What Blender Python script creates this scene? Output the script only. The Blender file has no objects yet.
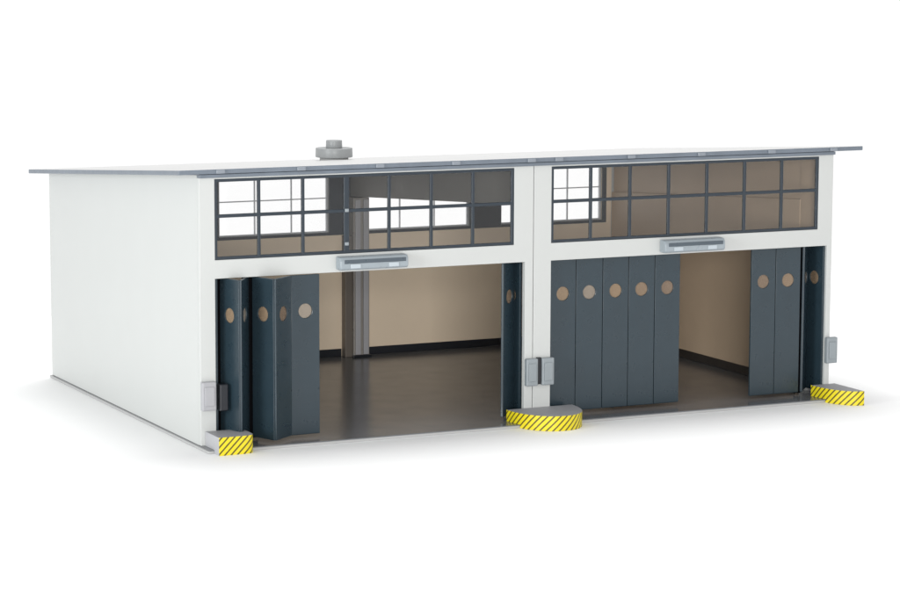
import bpy, bmesh, math
from mathutils import Vector
C = bpy.context.scene.collection
R = math.radians
SL = 0.0757            # the roof falls towards the back by this much per unit of depth
W, D = 12.0, 7.93      # width and depth of the garage

# ------------------------------------------------------------------ materials
def nt_new(name):
    m = bpy.data.materials.new(name); m.use_nodes = True
    nt = m.node_tree
    return m, nt, nt.nodes['Principled BSDF']

def plastic(name, col, rough=0.45, var=0.05, scale=3.0, bump=0.02, bscale=60.0, spec=0.5, rvar=0.1):
    """moulded / painted surface: slow tone drift, fine grain bump, uneven gloss"""
    m, nt, b = nt_new(name)
    N, L = nt.nodes, nt.links
    tc = N.new('ShaderNodeTexCoord')
    n1 = N.new('ShaderNodeTexNoise'); n1.inputs['Scale'].default_value = scale; n1.inputs['Detail'].default_value = 5
    L.new(tc.outputs['Object'], n1.inputs['Vector'])
    mix = N.new('ShaderNodeMix'); mix.data_type = 'RGBA'
    mix.inputs['A'].default_value = tuple(c*(1-var) for c in col)+(1,)
    mix.inputs['B'].default_value = tuple(min(1, c*(1+var)) for c in col)+(1,)
    L.new(n1.outputs['Fac'], mix.inputs['Factor'])
    L.new(mix.outputs['Result'], b.inputs['Base Color'])
    n2 = N.new('ShaderNodeTexNoise'); n2.inputs['Scale'].default_value = bscale; n2.inputs['Detail'].default_value = 3
    L.new(tc.outputs['Object'], n2.inputs['Vector'])
    bp = N.new('ShaderNodeBump'); bp.inputs['Strength'].default_value = bump*10; bp.inputs['Distance'].default_value = 0.01
    L.new(n2.outputs['Fac'], bp.inputs['Height']); L.new(bp.outputs['Normal'], b.inputs['Normal'])
    mr = N.new('ShaderNodeMapRange'); mr.inputs['To Min'].default_value = max(.02, rough-rvar); mr.inputs['To Max'].default_value = rough+rvar
    n3 = N.new('ShaderNodeTexNoise'); n3.inputs['Scale'].default_value = scale*2.3; n3.inputs['Detail'].default_value = 6
    L.new(tc.outputs['Object'], n3.inputs['Vector'])
    L.new(n3.outputs['Fac'], mr.inputs['Value']); L.new(mr.outputs['Result'], b.inputs['Roughness'])
    b.inputs['Specular IOR Level'].default_value = spec
    return m

def glass(name, tint=(1,1,1), refl=.8):
    m = bpy.data.materials.new(name); m.use_nodes = True
    nt = m.node_tree; N, L = nt.nodes, nt.links
    N.remove(N['Principled BSDF'])
    out = N['Material Output']
    tr = N.new('ShaderNodeBsdfTransparent'); tr.inputs['Color'].default_value = tint+(1,)
    gl = N.new('ShaderNodeBsdfGlossy'); gl.inputs['Roughness'].default_value = .04
    fr = N.new('ShaderNodeFresnel'); fr.inputs['IOR'].default_value = 1.45
    mu = N.new('ShaderNodeMath'); mu.operation = 'MULTIPLY'; mu.inputs[1].default_value = refl
    mx = N.new('ShaderNodeMixShader')
    L.new(fr.outputs[0], mu.inputs[0]); L.new(mu.outputs[0], mx.inputs[0])
    L.new(tr.outputs[0], mx.inputs[1]); L.new(gl.outputs[0], mx.inputs[2]); L.new(mx.outputs[0], out.inputs['Surface'])
    return m

def stripes(name):
    """yellow with thin black diagonals, laid along the rim of the bumper (mesh UV = arc length, height)"""
    m, nt, b = nt_new(name); N, L = nt.nodes, nt.links
    uv = N.new('ShaderNodeUVMap'); uv.uv_map = 'rim'
    sp = N.new('ShaderNodeSeparateXYZ'); L.new(uv.outputs[0], sp.inputs[0])
    no = N.new('ShaderNodeTexNoise'); no.inputs['Scale'].default_value = 14; L.new(uv.outputs[0], no.inputs['Vector'])
    s = N.new('ShaderNodeMath'); s.operation = 'SUBTRACT'; L.new(sp.outputs[0], s.inputs[0]); L.new(sp.outputs[1], s.inputs[1])
    d = N.new('ShaderNodeMath'); d.operation = 'DIVIDE'; L.new(s.outputs[0], d.inputs[0]); d.inputs[1].default_value = .112
    f = N.new('ShaderNodeMath'); f.operation = 'FRACT'; L.new(d.outputs[0], f.inputs[0])
    a = N.new('ShaderNodeMath'); a.operation = 'MULTIPLY_ADD'; L.new(no.outputs['Fac'], a.inputs[0]); a.inputs[1].default_value = .12; L.new(f.outputs[0], a.inputs[2])
    c = N.new('ShaderNodeMath'); c.operation = 'GREATER_THAN'; L.new(a.outputs[0], c.inputs[0]); c.inputs[1].default_value = .74
    mx = N.new('ShaderNodeMix'); mx.data_type = 'RGBA'
    mx.inputs['A'].default_value = (.74,.61,.012,1); mx.inputs['B'].default_value = (.10,.078,.012,1)
    L.new(c.outputs[0], mx.inputs['Factor']); L.new(mx.outputs['Result'], b.inputs['Base Color'])
    b.inputs['Roughness'].default_value = .4
    return m

M = {}
M['white']   = plastic('white_plastic', (.520,.531,.522), .42, .012, .8, .004, 45, .5, .04)
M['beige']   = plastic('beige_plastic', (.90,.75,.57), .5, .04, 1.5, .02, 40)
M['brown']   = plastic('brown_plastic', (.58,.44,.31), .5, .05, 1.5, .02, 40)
M['slate']   = plastic('slate_paint', (.019,.035,.047), .30, .14, 2.5, .006, 70, .6)
M['frame']   = plastic('slate_frame', (.021,.031,.043), .35, .12, 3.0, .02, 60)
M['edge']    = plastic('grey_roof_edge', (.145,.17,.205), .35, .2, 4.0, .03, 50)
M['roof']    = plastic('pale_roof', (.59,.59,.585), .32, .02, .8, .012, 30)
M['floor']   = plastic('dark_floor', (.150,.156,.168), .2, .12, .9, .006, 30, .6, .05)
M['plate']   = plastic('pale_base', (.42,.42,.42), .5, .05, 1.0, .02, 40)
M['skirt']   = plastic('black_skirting', (.010,.012,.017), .35, .1, 2, .01, 40)
M['vent']    = plastic('vent_grey', (.29,.30,.305), .35, .1, 5, .02, 60)
M['bar']     = plastic('pale_glazing_bar', (.62,.64,.66), .4, .04, 4, .01, 60)
M['black']   = plastic('matt_black', (.004,.004,.005), .9, .1, 2, .01, 40, .05, .02)
M['column_shade']  = plastic('brown_shade', (.15,.13,.11), .4, .08, 3, .01, 40)
M['bracket'] = plastic('bracket_grey', (.36,.36,.38), .42, .05, 4, .02, 60)
M['clip']    = plastic('roof_clip', (.22,.245,.28), .4, .08, 4, .02, 60)
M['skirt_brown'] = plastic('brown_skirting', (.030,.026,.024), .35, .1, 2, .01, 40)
M['grey']    = plastic('mid_grey_plastic', (.26,.29,.31), .4, .08, 4, .02, 60)
M['pale_grey'] = plastic('pale_grey_plastic', (.42,.42,.44), .42, .05, 4, .02, 60)
M['beam']    = plastic('dark_grey_beam', (.20,.195,.18), .5, .06, 1.5, .02, 40)
M['steel']   = plastic('grey_column', (.30,.28,.255), .3, .08, 3, .02, 40)
M['lamp']    = plastic('lamp_grey', (.29,.33,.36), .3, .06, 5, .01, 60)
M['lampdark']= plastic('lamp_slot', (.07,.09,.11), .3, .1, 5, .01, 60)
M['lamppale']= plastic('lamp_pale', (.44,.49,.53), .25, .05, 5, .01, 60)
M['btop']    = plastic('bumper_top', (.33,.33,.345), .55, .10, 6, .04, 60)
M['stripe']  = stripes('hazard_stripe')
M['glass']   = glass('clear_glazing')
M['port']    = glass('porthole_glazing', (.97,.96,.95), 1.3)
_nt = M['port'].node_tree                      # the little discs are a milky tan plastic, half see-through
_d = _nt.nodes.new('ShaderNodeBsdfDiffuse'); 
_oi = _nt.nodes.new('ShaderNodeObjectInfo'); _r = _nt.nodes.new('ShaderNodeValToRGB')
_r.color_ramp.elements[0].color = (.40,.29,.19,1); _r.color_ramp.elements[1].color = (.45,.41,.35,1)
_e = _r.color_ramp.elements.new(.5); _e.color = (.27,.20,.15,1)
_nt.links.new(_oi.outputs['Random'], _r.inputs[0]); _nt.links.new(_r.outputs[0], _d.inputs['Color'])
_m = _nt.nodes.new('ShaderNodeMixShader'); _m.inputs[0].default_value = .5
_o = _nt.nodes['Material Output']; _src = _o.inputs['Surface'].links[0].from_socket
_nt.links.new(_src, _m.inputs[1]); _nt.links.new(_d.outputs[0], _m.inputs[2]); _nt.links.new(_m.outputs[0], _o.inputs['Surface'])
M['ground']  = plastic('white_table', (.95,.95,.95), .7, .004, .3, 0, 20, .2, .02)

# ------------------------------------------------------------------ mesh helpers
def obj(name, bm, mats, parent=None, bevel=0.0, smooth=False):
    me = bpy.data.meshes.new(name)
    bmesh.ops.recalc_face_normals(bm, faces=bm.faces)
    bm.to_mesh(me); bm.free()
    o = bpy.data.objects.new(name, me); C.objects.link(o)
    for k in (mats if isinstance(mats, (list, tuple)) else [mats]): me.materials.append(M[k])
    if parent: o.parent = parent
    if bevel:
        b = o.modifiers.new('bevel', 'BEVEL'); b.width = bevel; b.segments = 2; b.limit_method = 'ANGLE'; b.angle_limit = R(35)
    if smooth:
        for p in me.polygons: p.use_smooth = True
    return o

def box(bm, x0, x1, y0, y1, z0, z1, mi=0, slope=0.0):
    """a box; with slope its top and bottom fall towards the back (heights are those at y=0)"""
    v = [bm.verts.new((x, y, z - slope*y)) for z in (z0, z1) for y in (y0, y1) for x in (x0, x1)]
    for f in ((0,1,3,2),(4,6,7,5),(0,4,5,1),(2,3,7,6),(0,2,6,4),(1,5,7,3)):
        fc = bm.faces.new([v[i] for i in f]); fc.material_index = mi

def grid(bm, us, vs, filled, y0, y1, flip=False):
    """a sheet of cells in x-z with openings: only outer faces are made, so nothing overlaps"""
    cache = {}
    def vt(i, j, k):
        key = (i, j, k)
        if key not in cache: cache[key] = bm.verts.new((us[i], (y0, y1)[k], vs[j]))
        return cache[key]
    F = lambda i, j: 0 <= i < len(us)-1 and 0 <= j < len(vs)-1 and filled(i, j)
    for i in range(len(us)-1):
        for j in range(len(vs)-1):
            if not F(i, j): continue
            for k in (0, 1): bm.faces.new((vt(i,j,k), vt(i+1,j,k), vt(i+1,j+1,k), vt(i,j+1,k)))
            if not F(i-1, j): bm.faces.new((vt(i,j,0), vt(i,j+1,0), vt(i,j+1,1), vt(i,j,1)))
            if not F(i+1, j): bm.faces.new((vt(i+1,j,0), vt(i+1,j+1,0), vt(i+1,j+1,1), vt(i+1,j,1)))
            if not F(i, j-1): bm.faces.new((vt(i,j,0), vt(i+1,j,0), vt(i+1,j,1), vt(i,j,1)))
            if not F(i, j+1): bm.faces.new((vt(i,j+1,0), vt(i+1,j+1,0), vt(i+1,j+1,1), vt(i,j+1,1)))

def cyl(bm, c, r, z0, z1, n=40, r1=None, mi=0):
    r1 = r if r1 is None else r1
    a = [bm.verts.new((c[0]+r*math.cos(2*math.pi*i/n), c[1]+r*math.sin(2*math.pi*i/n), z0)) for i in range(n)]
    b = [bm.verts.new((c[0]+r1*math.cos(2*math.pi*i/n), c[1]+r1*math.sin(2*math.pi*i/n), z1)) for i in range(n)]
    for i in range(n):
        f = bm.faces.new((a[i], a[(i+1)%n], b[(i+1)%n], b[i])); f.smooth = True; f.material_index = mi
    for ring in (a, b):
        f = bm.faces.new(ring); f.material_index = mi

def one(name, mats, parent, bevel, *boxes, **kw):
    bm = bmesh.new()
    for b in boxes: box(bm, *b, **kw)
    return obj(name, bm, mats, parent, bevel)

# ------------------------------------------------------------------ setting
GZ = -0.06
bm = bmesh.new()
v = [bm.verts.new(p) for p in ((-24,-16,GZ),(25,-16,GZ),(25,16,GZ),(-24,16,GZ))]; bm.faces.new(v)
g = obj('ground', bm, 'ground'); g['kind'] = 'structure'

# ------------------------------------------------------------------ the garage
garage = bpy.data.objects.new('garage', None); C.objects.link(garage)
garage.location = (0, 0, GZ)
garage['label'] = 'white two bay model garage with flat grey edged roof and slate folding doors'
garage['category'] = 'garage'
root = bpy.data.objects.new  # (kept short below)
G = garage
OFF = -GZ     # children are written in world heights; shift them up by the root's drop
def fix(o): o.location.z += OFF; return o

fix(one('base_plate', 'plate', G, .012, (-.035, 12.03, -.402, 7.98, GZ, -.014)))
fix(one('floor', 'floor', G, .004, (-.005, 12.005, -.41, 7.79, -.014, 0)))

# walls -------------------------------------------------------------
def side_wall(x0, x1, inner0, inner1, ledge, lm='beige'):
    w = one('side_wall', 'white', G, 0, )
    me = bmesh.new()
    ys = (.10, D)
    vv = []
    for x in (x0, x1):
        for y in ys:
            vv.append((me.verts.new((x, y, 0.001)), me.verts.new((x, y, 4.375-SL*y))))
    (a,A),(b,B),(c,Cc),(d,Dd) = vv
    for f in ((a,b,B,A),(c,d,Dd,Cc),(a,c,Cc,A),(b,d,Dd,B),(a,b,d,c),(A,B,Dd,Cc)): me.faces.new(f)
    bmesh.ops.recalc_face_normals(me, faces=me.faces)
    me.to_mesh(w.data); me.free()
    fix(w)
    l = bmesh.new()   # thick lower lining, its top is the ledge; thinner lining above
    y0, y1 = .80, 7.775
    q = [l.verts.new(p) for p in ((inner0,y0,.002),(inner1,y0,.002),(inner1,y1,.002),(inner0,y1,.002),
                                  (inner0,y0,ledge-.067*y0),(inner1,y0,ledge-.067*y0),(inner1,y1,ledge-.067*y1),(inner0,y1,ledge-.067*y1))]
    for f in ((0,1,2,3),(4,5,6,7),(0,1,5,4),(1,2,6,5),(2,3,7,6),(3,0,4,7)): l.faces.new([q[i] for i in f])
    obj('wall_lining', l, lm, w, .008)
    return w
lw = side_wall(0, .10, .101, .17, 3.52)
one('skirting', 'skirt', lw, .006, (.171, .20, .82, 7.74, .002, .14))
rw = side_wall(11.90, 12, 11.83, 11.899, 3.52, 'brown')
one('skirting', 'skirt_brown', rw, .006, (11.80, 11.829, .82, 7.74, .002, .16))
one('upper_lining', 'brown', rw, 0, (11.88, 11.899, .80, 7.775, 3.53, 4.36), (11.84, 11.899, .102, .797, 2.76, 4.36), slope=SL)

RW = [(.42,2.66), (3.28,5.56), (6.35,8.60), (9.30,11.60)]     # rear windows
xs = [.101] + [x for w in RW for x in w] + [11.899]
zs = [.001, 2.44, 3.58, 3.775]
bm = bmesh.new()
grid(bm, xs, zs, lambda i, j: not (j == 1 and i % 2 == 1), 7.80, D)
bw = fix(obj('back_wall', bm, 'white', G))
bm = bmesh.new()
xs2 = [.175] + xs[1:-1] + [11.825]
grid(bm, xs2, [.002, 2.40, 2.44, 3.58, 3.76], lambda i, j: not (j >= 2 and i % 2 == 1) and j != 4 and not (j >= 1 and 0 < i < 8), 7.78, 7.798)
obj('wall_lining', bm, 'beige', bw)
bm = bmesh.new()   # slate cladding of the piers between and the sill under the rear windows
grid(bm, [.30]+xs[1:-1]+[11.70], [2.385, 2.44, 3.58, 3.74], lambda i, j: not (j == 1 and i % 2 == 1), 7.755, 7.779)
obj('window_surround', bm, 'frame', bw, .006)
one('skirting', 'skirt', bw, .006, (.205, 5.815, 7.745, 7.778, .002, .145), (6.32, 11.795, 7.745, 7.778, .002, .145))
for x0, x1 in RW:
    bm = bmesh.new()
    t, b = .035, .02
    us = [x0+.002, x0+t, x0+(x1-x0)/3-b/2, x0+(x1-x0)/3+b/2, x0+2*(x1-x0)/3-b/2, x0+2*(x1-x0)/3+b/2, x1-t, x1-.002]
    vs = [2.442, 2.47, 3.10, 3.12, 3.55, 3.578]
    grid(bm, us, vs, lambda i, j: i % 2 == 0 or j % 2 == 0, 7.81, 7.86)
    f = fix(obj('rear_window', bm, 'bar', G, .004))
    one('glazing', 'glass', f, 0, (x0+.01, x1-.01, 7.83, 7.836, 2.45, 3.57))

# front modules, one per bay -----------------------------------------
def front(xs, name='front_wall'):
    x0, xl, xt, xd, x1 = xs        # left edge, opening left, transom right, door right, right edge
    bm = bmesh.new()
    us = [x0, xl, xt, xd, x1]; vs = [.001, 2.70, 3.00, 4.30, 4.325]
    grid(bm, us, vs, lambda i, j: i in (0, 3) or j in (1, 3) or (i == 2 and j == 2), 0, .10)
    return fix(obj(name, bm, 'white', G, .007))
front((0, .262, 5.63, 5.84, 5.992))
front((6.004, 6.335, 11.70, 11.90, 12.0))
one('joint_strip', 'pale_grey', G, 0, (5.985, 6.011, .101, .13, .001+OFF, 4.32+OFF))

def transom(x0, x1, nub):
    n = 7; p = (x1-x0)/n; us = [x0+.001, x0+.05]
    for k in range(1, n):
        h = .046 if k == 3 and nub else .027
        us += [x0+k*p-h, x0+k*p+h]
    us += [x1-.055, x1-.001]
    vs = [3.002, 3.05, 3.675, 3.73, 4.25, 4.299]
    bm = bmesh.new(); grid(bm, us, vs, lambda i, j: i % 2 == 0 or j % 2 == 0, .012, .055)
    f = fix(obj('transom_window', bm, 'frame', G, .008))
    one('glazing', 'glass', f, 0, (x0+.02, x1-.02, .030, .036, 3.02, 4.28))
    if nub:
        for z in (3.71, 3.16):
            one('bolt', 'grey', f, .010, (x0+3*p-.035, x0+3*p+.03, -.015, .02, z-.028, z+.028))
    return f
transom(.262, 5.63, True)
transom(6.335, 11.70, False)

# structure inside -----------------------------------------------------
o = one('roof_beam', 'beam', G, .01, (6.0, 6.22, .14, 7.74, 3.66, 4.10)); 
bm = bmesh.new()
v = []
for x in (6.0, 6.2):
    for y in (.135, 7.74):
        v.append((bm.verts.new((x, y, 3.65-.067*y)), bm.verts.new((x, y, 4.36-SL*y))))
(a,A),(b,B),(c,Cc),(d,Dd) = v
for f in ((a,b,B,A),(c,d,Dd,Cc),(a,c,Cc,A),(b,d,Dd,B),(a,b,d,c),(A,B,Dd,Cc)): bm.faces.new(f)
bmesh.ops.recalc_face_normals(bm, faces=bm.faces); bm.to_mesh(o.data); bm.free(); fix(o)
bm = bmesh.new()
box(bm, 5.97, 6.30, 7.50, 7.742, .001, 3.12)
col = fix(obj('column', bm, 'steel', G, .008))
for xx in (5.995, 6.165): one('trim', 'pale_grey', col, .01, (xx, xx+.11, 7.46, 7.499, .05, 3.09))
one('foot', 'skirt', col, .01, (5.94, 6.33, 7.43, 7.499, .002, .045))
one('column_shade', 'column_shade', col, .008, (5.82, 5.968, 7.56, 7.742, .002, 2.38))  # dark brown box added for the shade beside the column

# roof ------------------------------------------------------------------
bm = bmesh.new()
box(bm, -.37, 12.56, -.085, 8.0, 4.385, 4.462, 1, SL)
for f in bm.faces:
    if f.normal.length == 0: f.normal_update()
bmesh.ops.recalc_face_normals(bm, faces=bm.faces)
for f in bm.faces: f.material_index = 0 if f.normal.z > .5 else 1
roof = fix(obj('roof', bm, ['roof', 'edge'], G, .012))
one('fascia', 'edge', roof, .008, (-.004, 12.004, -.055, .098, 4.327, 4.383))
for x in (.33, 1.72, 3.11, 4.49, 5.90, 6.42, 7.82, 9.21, 10.64, 11.93):
    one('clip', 'clip', roof, .012, (x-.075, x+.075, -.118, -.087, 4.395, 4.455))
cx, cy = 5.0, 6.2
zr = 4.462-SL*cy
bm = bmesh.new()
cyl(bm, (cx, cy), .27, zr-.03, zr+.055, 40)
ch = obj('vent_pipe', bm, 'plate', roof)
bm = bmesh.new()
cyl(bm, (cx, cy), .35, zr+.055, zr+.225, 64, .345)
cyl(bm, (cx, cy), .155, zr+.226, zr+.37, 36, .15)
obj('vent_cap', bm, 'vent' if 'vent' in M else 'grey', roof, .008)

# folding doors -----------------------------------------------------------
PW, PZ0, PZ1, HZ, HR, PT = .515, .06, 2.692, 2.10, .12, .022
def panel_mesh():
    bm = bmesh.new()
    cx, n = PW/2, 40
    angs = sorted([2*math.pi*i/n for i in range(n)] + [math.atan2(z-HZ, x-cx) % (2*math.pi) for x in (0.006, PW-.006) for z in (PZ0, PZ1)])
    x0, x1 = .006, PW-.006
    def outer(a):
        c, s = math.cos(a), math.sin(a); t = 1e9
        if c > 1e-9: t = min(t, (x1-cx)/c)
        if c < -1e-9: t = min(t, (x0-cx)/c)
        if s > 1e-9: t = min(t, (PZ1-HZ)/s)
        if s < -1e-9: t = min(t, (PZ0-HZ)/s)
        return cx+t*c, HZ+t*s
    rings = []
    for y in (-PT, PT):
        rings.append(([bm.verts.new((cx+HR*math.cos(a), y, HZ+HR*math.sin(a))) for a in angs],
                      [bm.verts.new((outer(a)[0], y, outer(a)[1])) for a in angs]))
    m = len(angs)
    for i in range(m):
        j = (i+1) % m
        for inn, out in rings: bm.faces.new((inn[i], inn[j], out[j], out[i]))
        bm.faces.new((rings[0][0][i], rings[0][0][j], rings[1][0][j], rings[1][0][i]))
        bm.faces.new((rings[0][1][i], rings[0][1][j], rings[1][1][j], rings[1][1][i]))
    return bm
proto = obj('door_panel', panel_mesh(), 'slate', G, .009)
bm = bmesh.new()
n = 40; lo = [bm.verts.new((PW/2+.123*math.cos(2*math.pi*i/n), -.004, HZ+.123*math.sin(2*math.pi*i/n))) for i in range(n)]
hi = [bm.verts.new((p.co.x, .004, p.co.z)) for p in lo]
for i in range(n): bm.faces.new((lo[i], lo[(i+1)%n], hi[(i+1)%n], hi[i]))
bm.faces.new(lo); bm.faces.new(hi)
port = obj('porthole', bm, 'port', proto)
used = [False]
def panel(x, y, deg):
    if not used[0]: o = proto; used[0] = True
    else:
        o = proto.copy(); C.objects.link(o); o.parent = G
        c = port.copy(); C.objects.link(c); c.parent = o
    o.location = (x, y, OFF); o.rotation_euler = (0, 0, R(deg))
    return x+PW*math.cos(R(deg)), y+PW*math.sin(R(deg))
fix(one('door_jamb', 'slate', G, .006, (.264, .315, .04, .13, .003, 2.69)))
# left bay, left leaf: five panels folded in a zigzag
p = panel(.435, .22, -74)
p = panel(p[0], p[1], 55)
p = panel(p[0]+.09, p[1], -69)
p = panel(p[0], p[1], 38)
p = panel(p[0], p[1], 2)
for x0, x1, y0 in ((.32, .47, .27), (.80, 1.06, .20), (11.40, 11.54, .21)):
    fix(one('gap_shade', 'black', G, .004, (x0, x1, y0, y0+.02, .03, 2.69)))  # black strips added to put deep shade into the door gaps
# left bay, right leaf
panel(5.44, .06, 39)
panel(5.79, .66, -84)
# right bay, left leaf: five panels drawn out nearly flat
x, y = 6.385, .155
for a in (1.5, -2, 1.2, -1.2, .8): x, y = panel(x, y, a)
# right bay, right leaf
x, y = panel(10.41, .155, .8)
x, y = panel(x, y, -1.5)
panel(11.50, .14, 48)
panel(11.83, .56, -84)

# fittings on the front ------------------------------------------------------
def bracket(x0, x1, mat):
    b = one('hinge_bracket', mat, G, .02, (x0, x1, -.10, -.002, .58+OFF, 1.05+OFF))
    one('cover', mat, b, .012, (x0+.04, x1-.04, -.118, -.101, .66+OFF, .97+OFF))
    return b
bracket(-.01, .235, 'bracket'); bracket(5.835, 6.055, 'grey'); bracket(6.135, 6.365, 'grey'); bracket(11.885, 12.11, 'grey')
one('bracket_spacer', 'skirt', G, .006, (6.057, 6.133, -.06, -.002, .60+OFF, 1.06+OFF))
one('latch', 'skirt', G, .02, (.29, .44, -.10, .06, .56+OFF, 1.0+OFF))

def lamp(x0, x1):
    bm = bmesh.new()    # a wedge-shaped trough with rounded ends
    prof = [(-.002, 2.965), (-.16, 2.955), (-.20, 2.90), (-.20, 2.78), (-.17, 2.745), (-.002, 2.745)]
    a = [bm.verts.new((x0, y, z)) for y, z in prof]; b = [bm.verts.new((x1, y, z)) for y, z in prof]
    for i in range(len(prof)): bm.faces.new((a[i], a[(i+1)%6], b[(i+1)%6], b[i]))
    bm.faces.new(a); bm.faces.new(b)
    l = fix(obj('wall_lamp', bm, 'lamp', G, .018))
    one('slot', 'lampdark', l, .006, (x0+.07, x1-.05, -.212, -.201, 2.855, 2.918))
    for f in (.22, .78):
        c = x0+(x1-x0)*f
        one('cap', 'lamppale', l, .01, (c-.09, c+.09, -.212, -.201, 2.775, 2.845))
lamp(2.36, 3.58); lamp(8.45, 9.66)

# ------------------------------------------------------------------ striped bumpers
def bumper(xc, lo, hi, label, P=.95, ex=2.15, zt=.195, a=.63):
    """superellipse plan; lo/hi: extent of x around xc; stands on the ground, notched over the base plate"""
    e, yb, yk = ex, -.006, -.412
    arc = []
    n = 44
    for i in range(n+1):
        t = math.pi*i/n
        c, s = math.cos(t), math.sin(t)
        x = -a*math.copysign(abs(c)**(2/e), c); y = -P*abs(s)**(2/e)
        if lo-1e-6 <= x <= hi+1e-6: arc.append((x, min(y, yb)))
    if lo > -.5: arc = [(lo, -P)] + [q for q in arc if q[0] > lo+.01]
    if hi < .5: arc = [q for q in arc if q[0] < hi-.01] + [(hi, -P)]
    bm = bmesh.new(); uvl = bm.loops.layers.uv.new('rim')
    def prism(pts, z0, z1, u0):
        m = len(pts); u = [arclen(q) for q in pts]
        A = [bm.verts.new((xc+x, y, z0)) for x, y in pts]; B = [bm.verts.new((xc+x, y, z1)) for x, y in pts]
        for i in range(m):
            j = (i+1) % m
            f = bm.faces.new((A[i], A[j], B[j], B[i])); f.material_index = 0 if j else 1
            uu = (u[i], u[j] if j else u[i]+1)
            for lp, q in zip(f.loops, ((uu[0], z0), (uu[1], z0), (uu[1], z1), (uu[0], z1))): lp[uvl].uv = q
            dx, dy = abs(pts[i][0]-pts[j][0]), abs(pts[i][1]-pts[j][1])
            if dx < 1e-4 and dy > .1: f.material_index = 2     # flat end, bare plastic
        f = bm.faces.new(B); f.material_index = 1
        f = bm.faces.new(A); f.material_index = 1
    def arclen(q):          # distance along the rim, so that the stripes run on over the notch
        best, run, tot = (9, 0), 0, 0
        for p0, p1 in zip(ref, ref[1:]):
            L = math.dist(p0, p1)
            t = max(0, min(1, ((q[0]-p0[0])*(p1[0]-p0[0])+(q[1]-p0[1])*(p1[1]-p0[1]))/max(L*L, 1e-9)))
            d = math.dist(q, (p0[0]+t*(p1[0]-p0[0]), p0[1]+t*(p1[1]-p0[1])))
            if d < best[0]: best = (d, tot+t*L)
            tot += L
        return best[1]
    def cross(p, q, y):
        t = (y-p[1])/(q[1]-p[1]); return (p[0]+t*(q[0]-p[0]), y)
    full = list(arc)
    if lo > -.5: full = [(lo, yb)] + full
    if hi < .5: full = full + [(hi, yb)]
    ref = full
    fr = [q for q in full if q[1] <= yk]
    i0 = full.index(fr[0]); i1 = full.index(fr[-1])
    pl = cross(full[i0-1], full[i0], yk); pr = cross(full[i1], full[i1+1], yk)
    prism([pl]+fr+[pr], GZ+.001, zt, 0)
    rear_pts = full[:i0]+[pl, pr]+full[i1+1:]
    # rear block above the floor
    m = [q for q in rear_pts]
    prism(m, .002, zt, -.4)
    o = obj('bumper', bm, ['stripe', 'btop', 'pale_grey'], None)
    # origin on the ground under the bumper
    for v in o.data.vertices: v.co -= Vector((xc, 0, GZ))
    o.location = (xc, 0, GZ)
    o['label'] = label; o['category'] = 'bumper'; o['group'] = 'striped bumpers in front of the piers'
    return o
bumper(0.07, 0.0, 1, 'yellow and black striped bumper with bare grey flat side at the left corner pier', .62, 9, .235)
bumper(6.13, -1, 1, 'half round yellow and black striped bumper at the middle pier between the two bays')
bumper(12.12, -1, 0.0, 'yellow and black striped bumper with a curved left end at the right corner pier', a=.50)

# ------------------------------------------------------------------ light
# a white studio: bright backdrop below eye level (behind and around the table), dimmer white room above
w = bpy.data.worlds.new('World'); bpy.context.scene.world = w; w.use_nodes = True
N, L = w.node_tree.nodes, w.node_tree.links
bg = N['Background']; bg.inputs['Color'].default_value = (1, 1, 1, 1)
tc = N.new('ShaderNodeTexCoord'); sx = N.new('ShaderNodeSeparateXYZ'); L.new(tc.outputs['Generated'], sx.inputs[0])
mr = N.new('ShaderNodeMapRange'); mr.inputs['From Min'].default_value = 0.0; mr.inputs['From Max'].default_value = .12
mr.inputs['To Min'].default_value = 1.05; mr.inputs['To Max'].default_value = .70
L.new(sx.outputs['Z'], mr.inputs['Value']); L.new(mr.outputs['Result'], bg.inputs['Strength'])
def softbox(name, loc, target, size, power, col=(1,1,1)):
    l = bpy.data.lights.new(name, 'AREA'); l.shape = 'SQUARE'; l.size = size; l.energy = power; l.color = col
    o = bpy.data.objects.new(name, l); C.objects.link(o); o.location = loc
    o.rotation_euler = (Vector(target)-Vector(loc)).to_track_quat('-Z', 'Y').to_euler()
softbox('top_softbox', (9, 12, 36), (5, 1, 0), 20, 9500)
softbox('key_softbox', (-38, -16, 8), (2, 2, 2), 14, 9500, (.95, 1, 1))
softbox('front_softbox', (-19, -58, 8.5), (6, 6, 1.4), 14, 16500, (1, .985, .965))

# ------------------------------------------------------------------ camera
cam = bpy.data.cameras.new('camera'); co = bpy.data.objects.new('camera', cam); C.objects.link(co)
co.location = (-14.983707, -40.303929, 8.123974)
co.rotation_euler = (1.4376238123, -0.0034287289, -0.4485035880)
cam.sensor_width = 36; cam.lens = 2704.491/900*36
cam.clip_start = .5; cam.clip_end = 3000
sc = bpy.context.scene; sc.camera = co
sc.view_settings.view_transform = 'Standard'; sc.view_settings.look = 'None'
sc.view_settings.exposure = 0; sc.view_settings.gamma = 1
sc.cycles.max_bounces = 14; sc.cycles.transparent_max_bounces = 24; sc.cycles.diffuse_bounces = 6
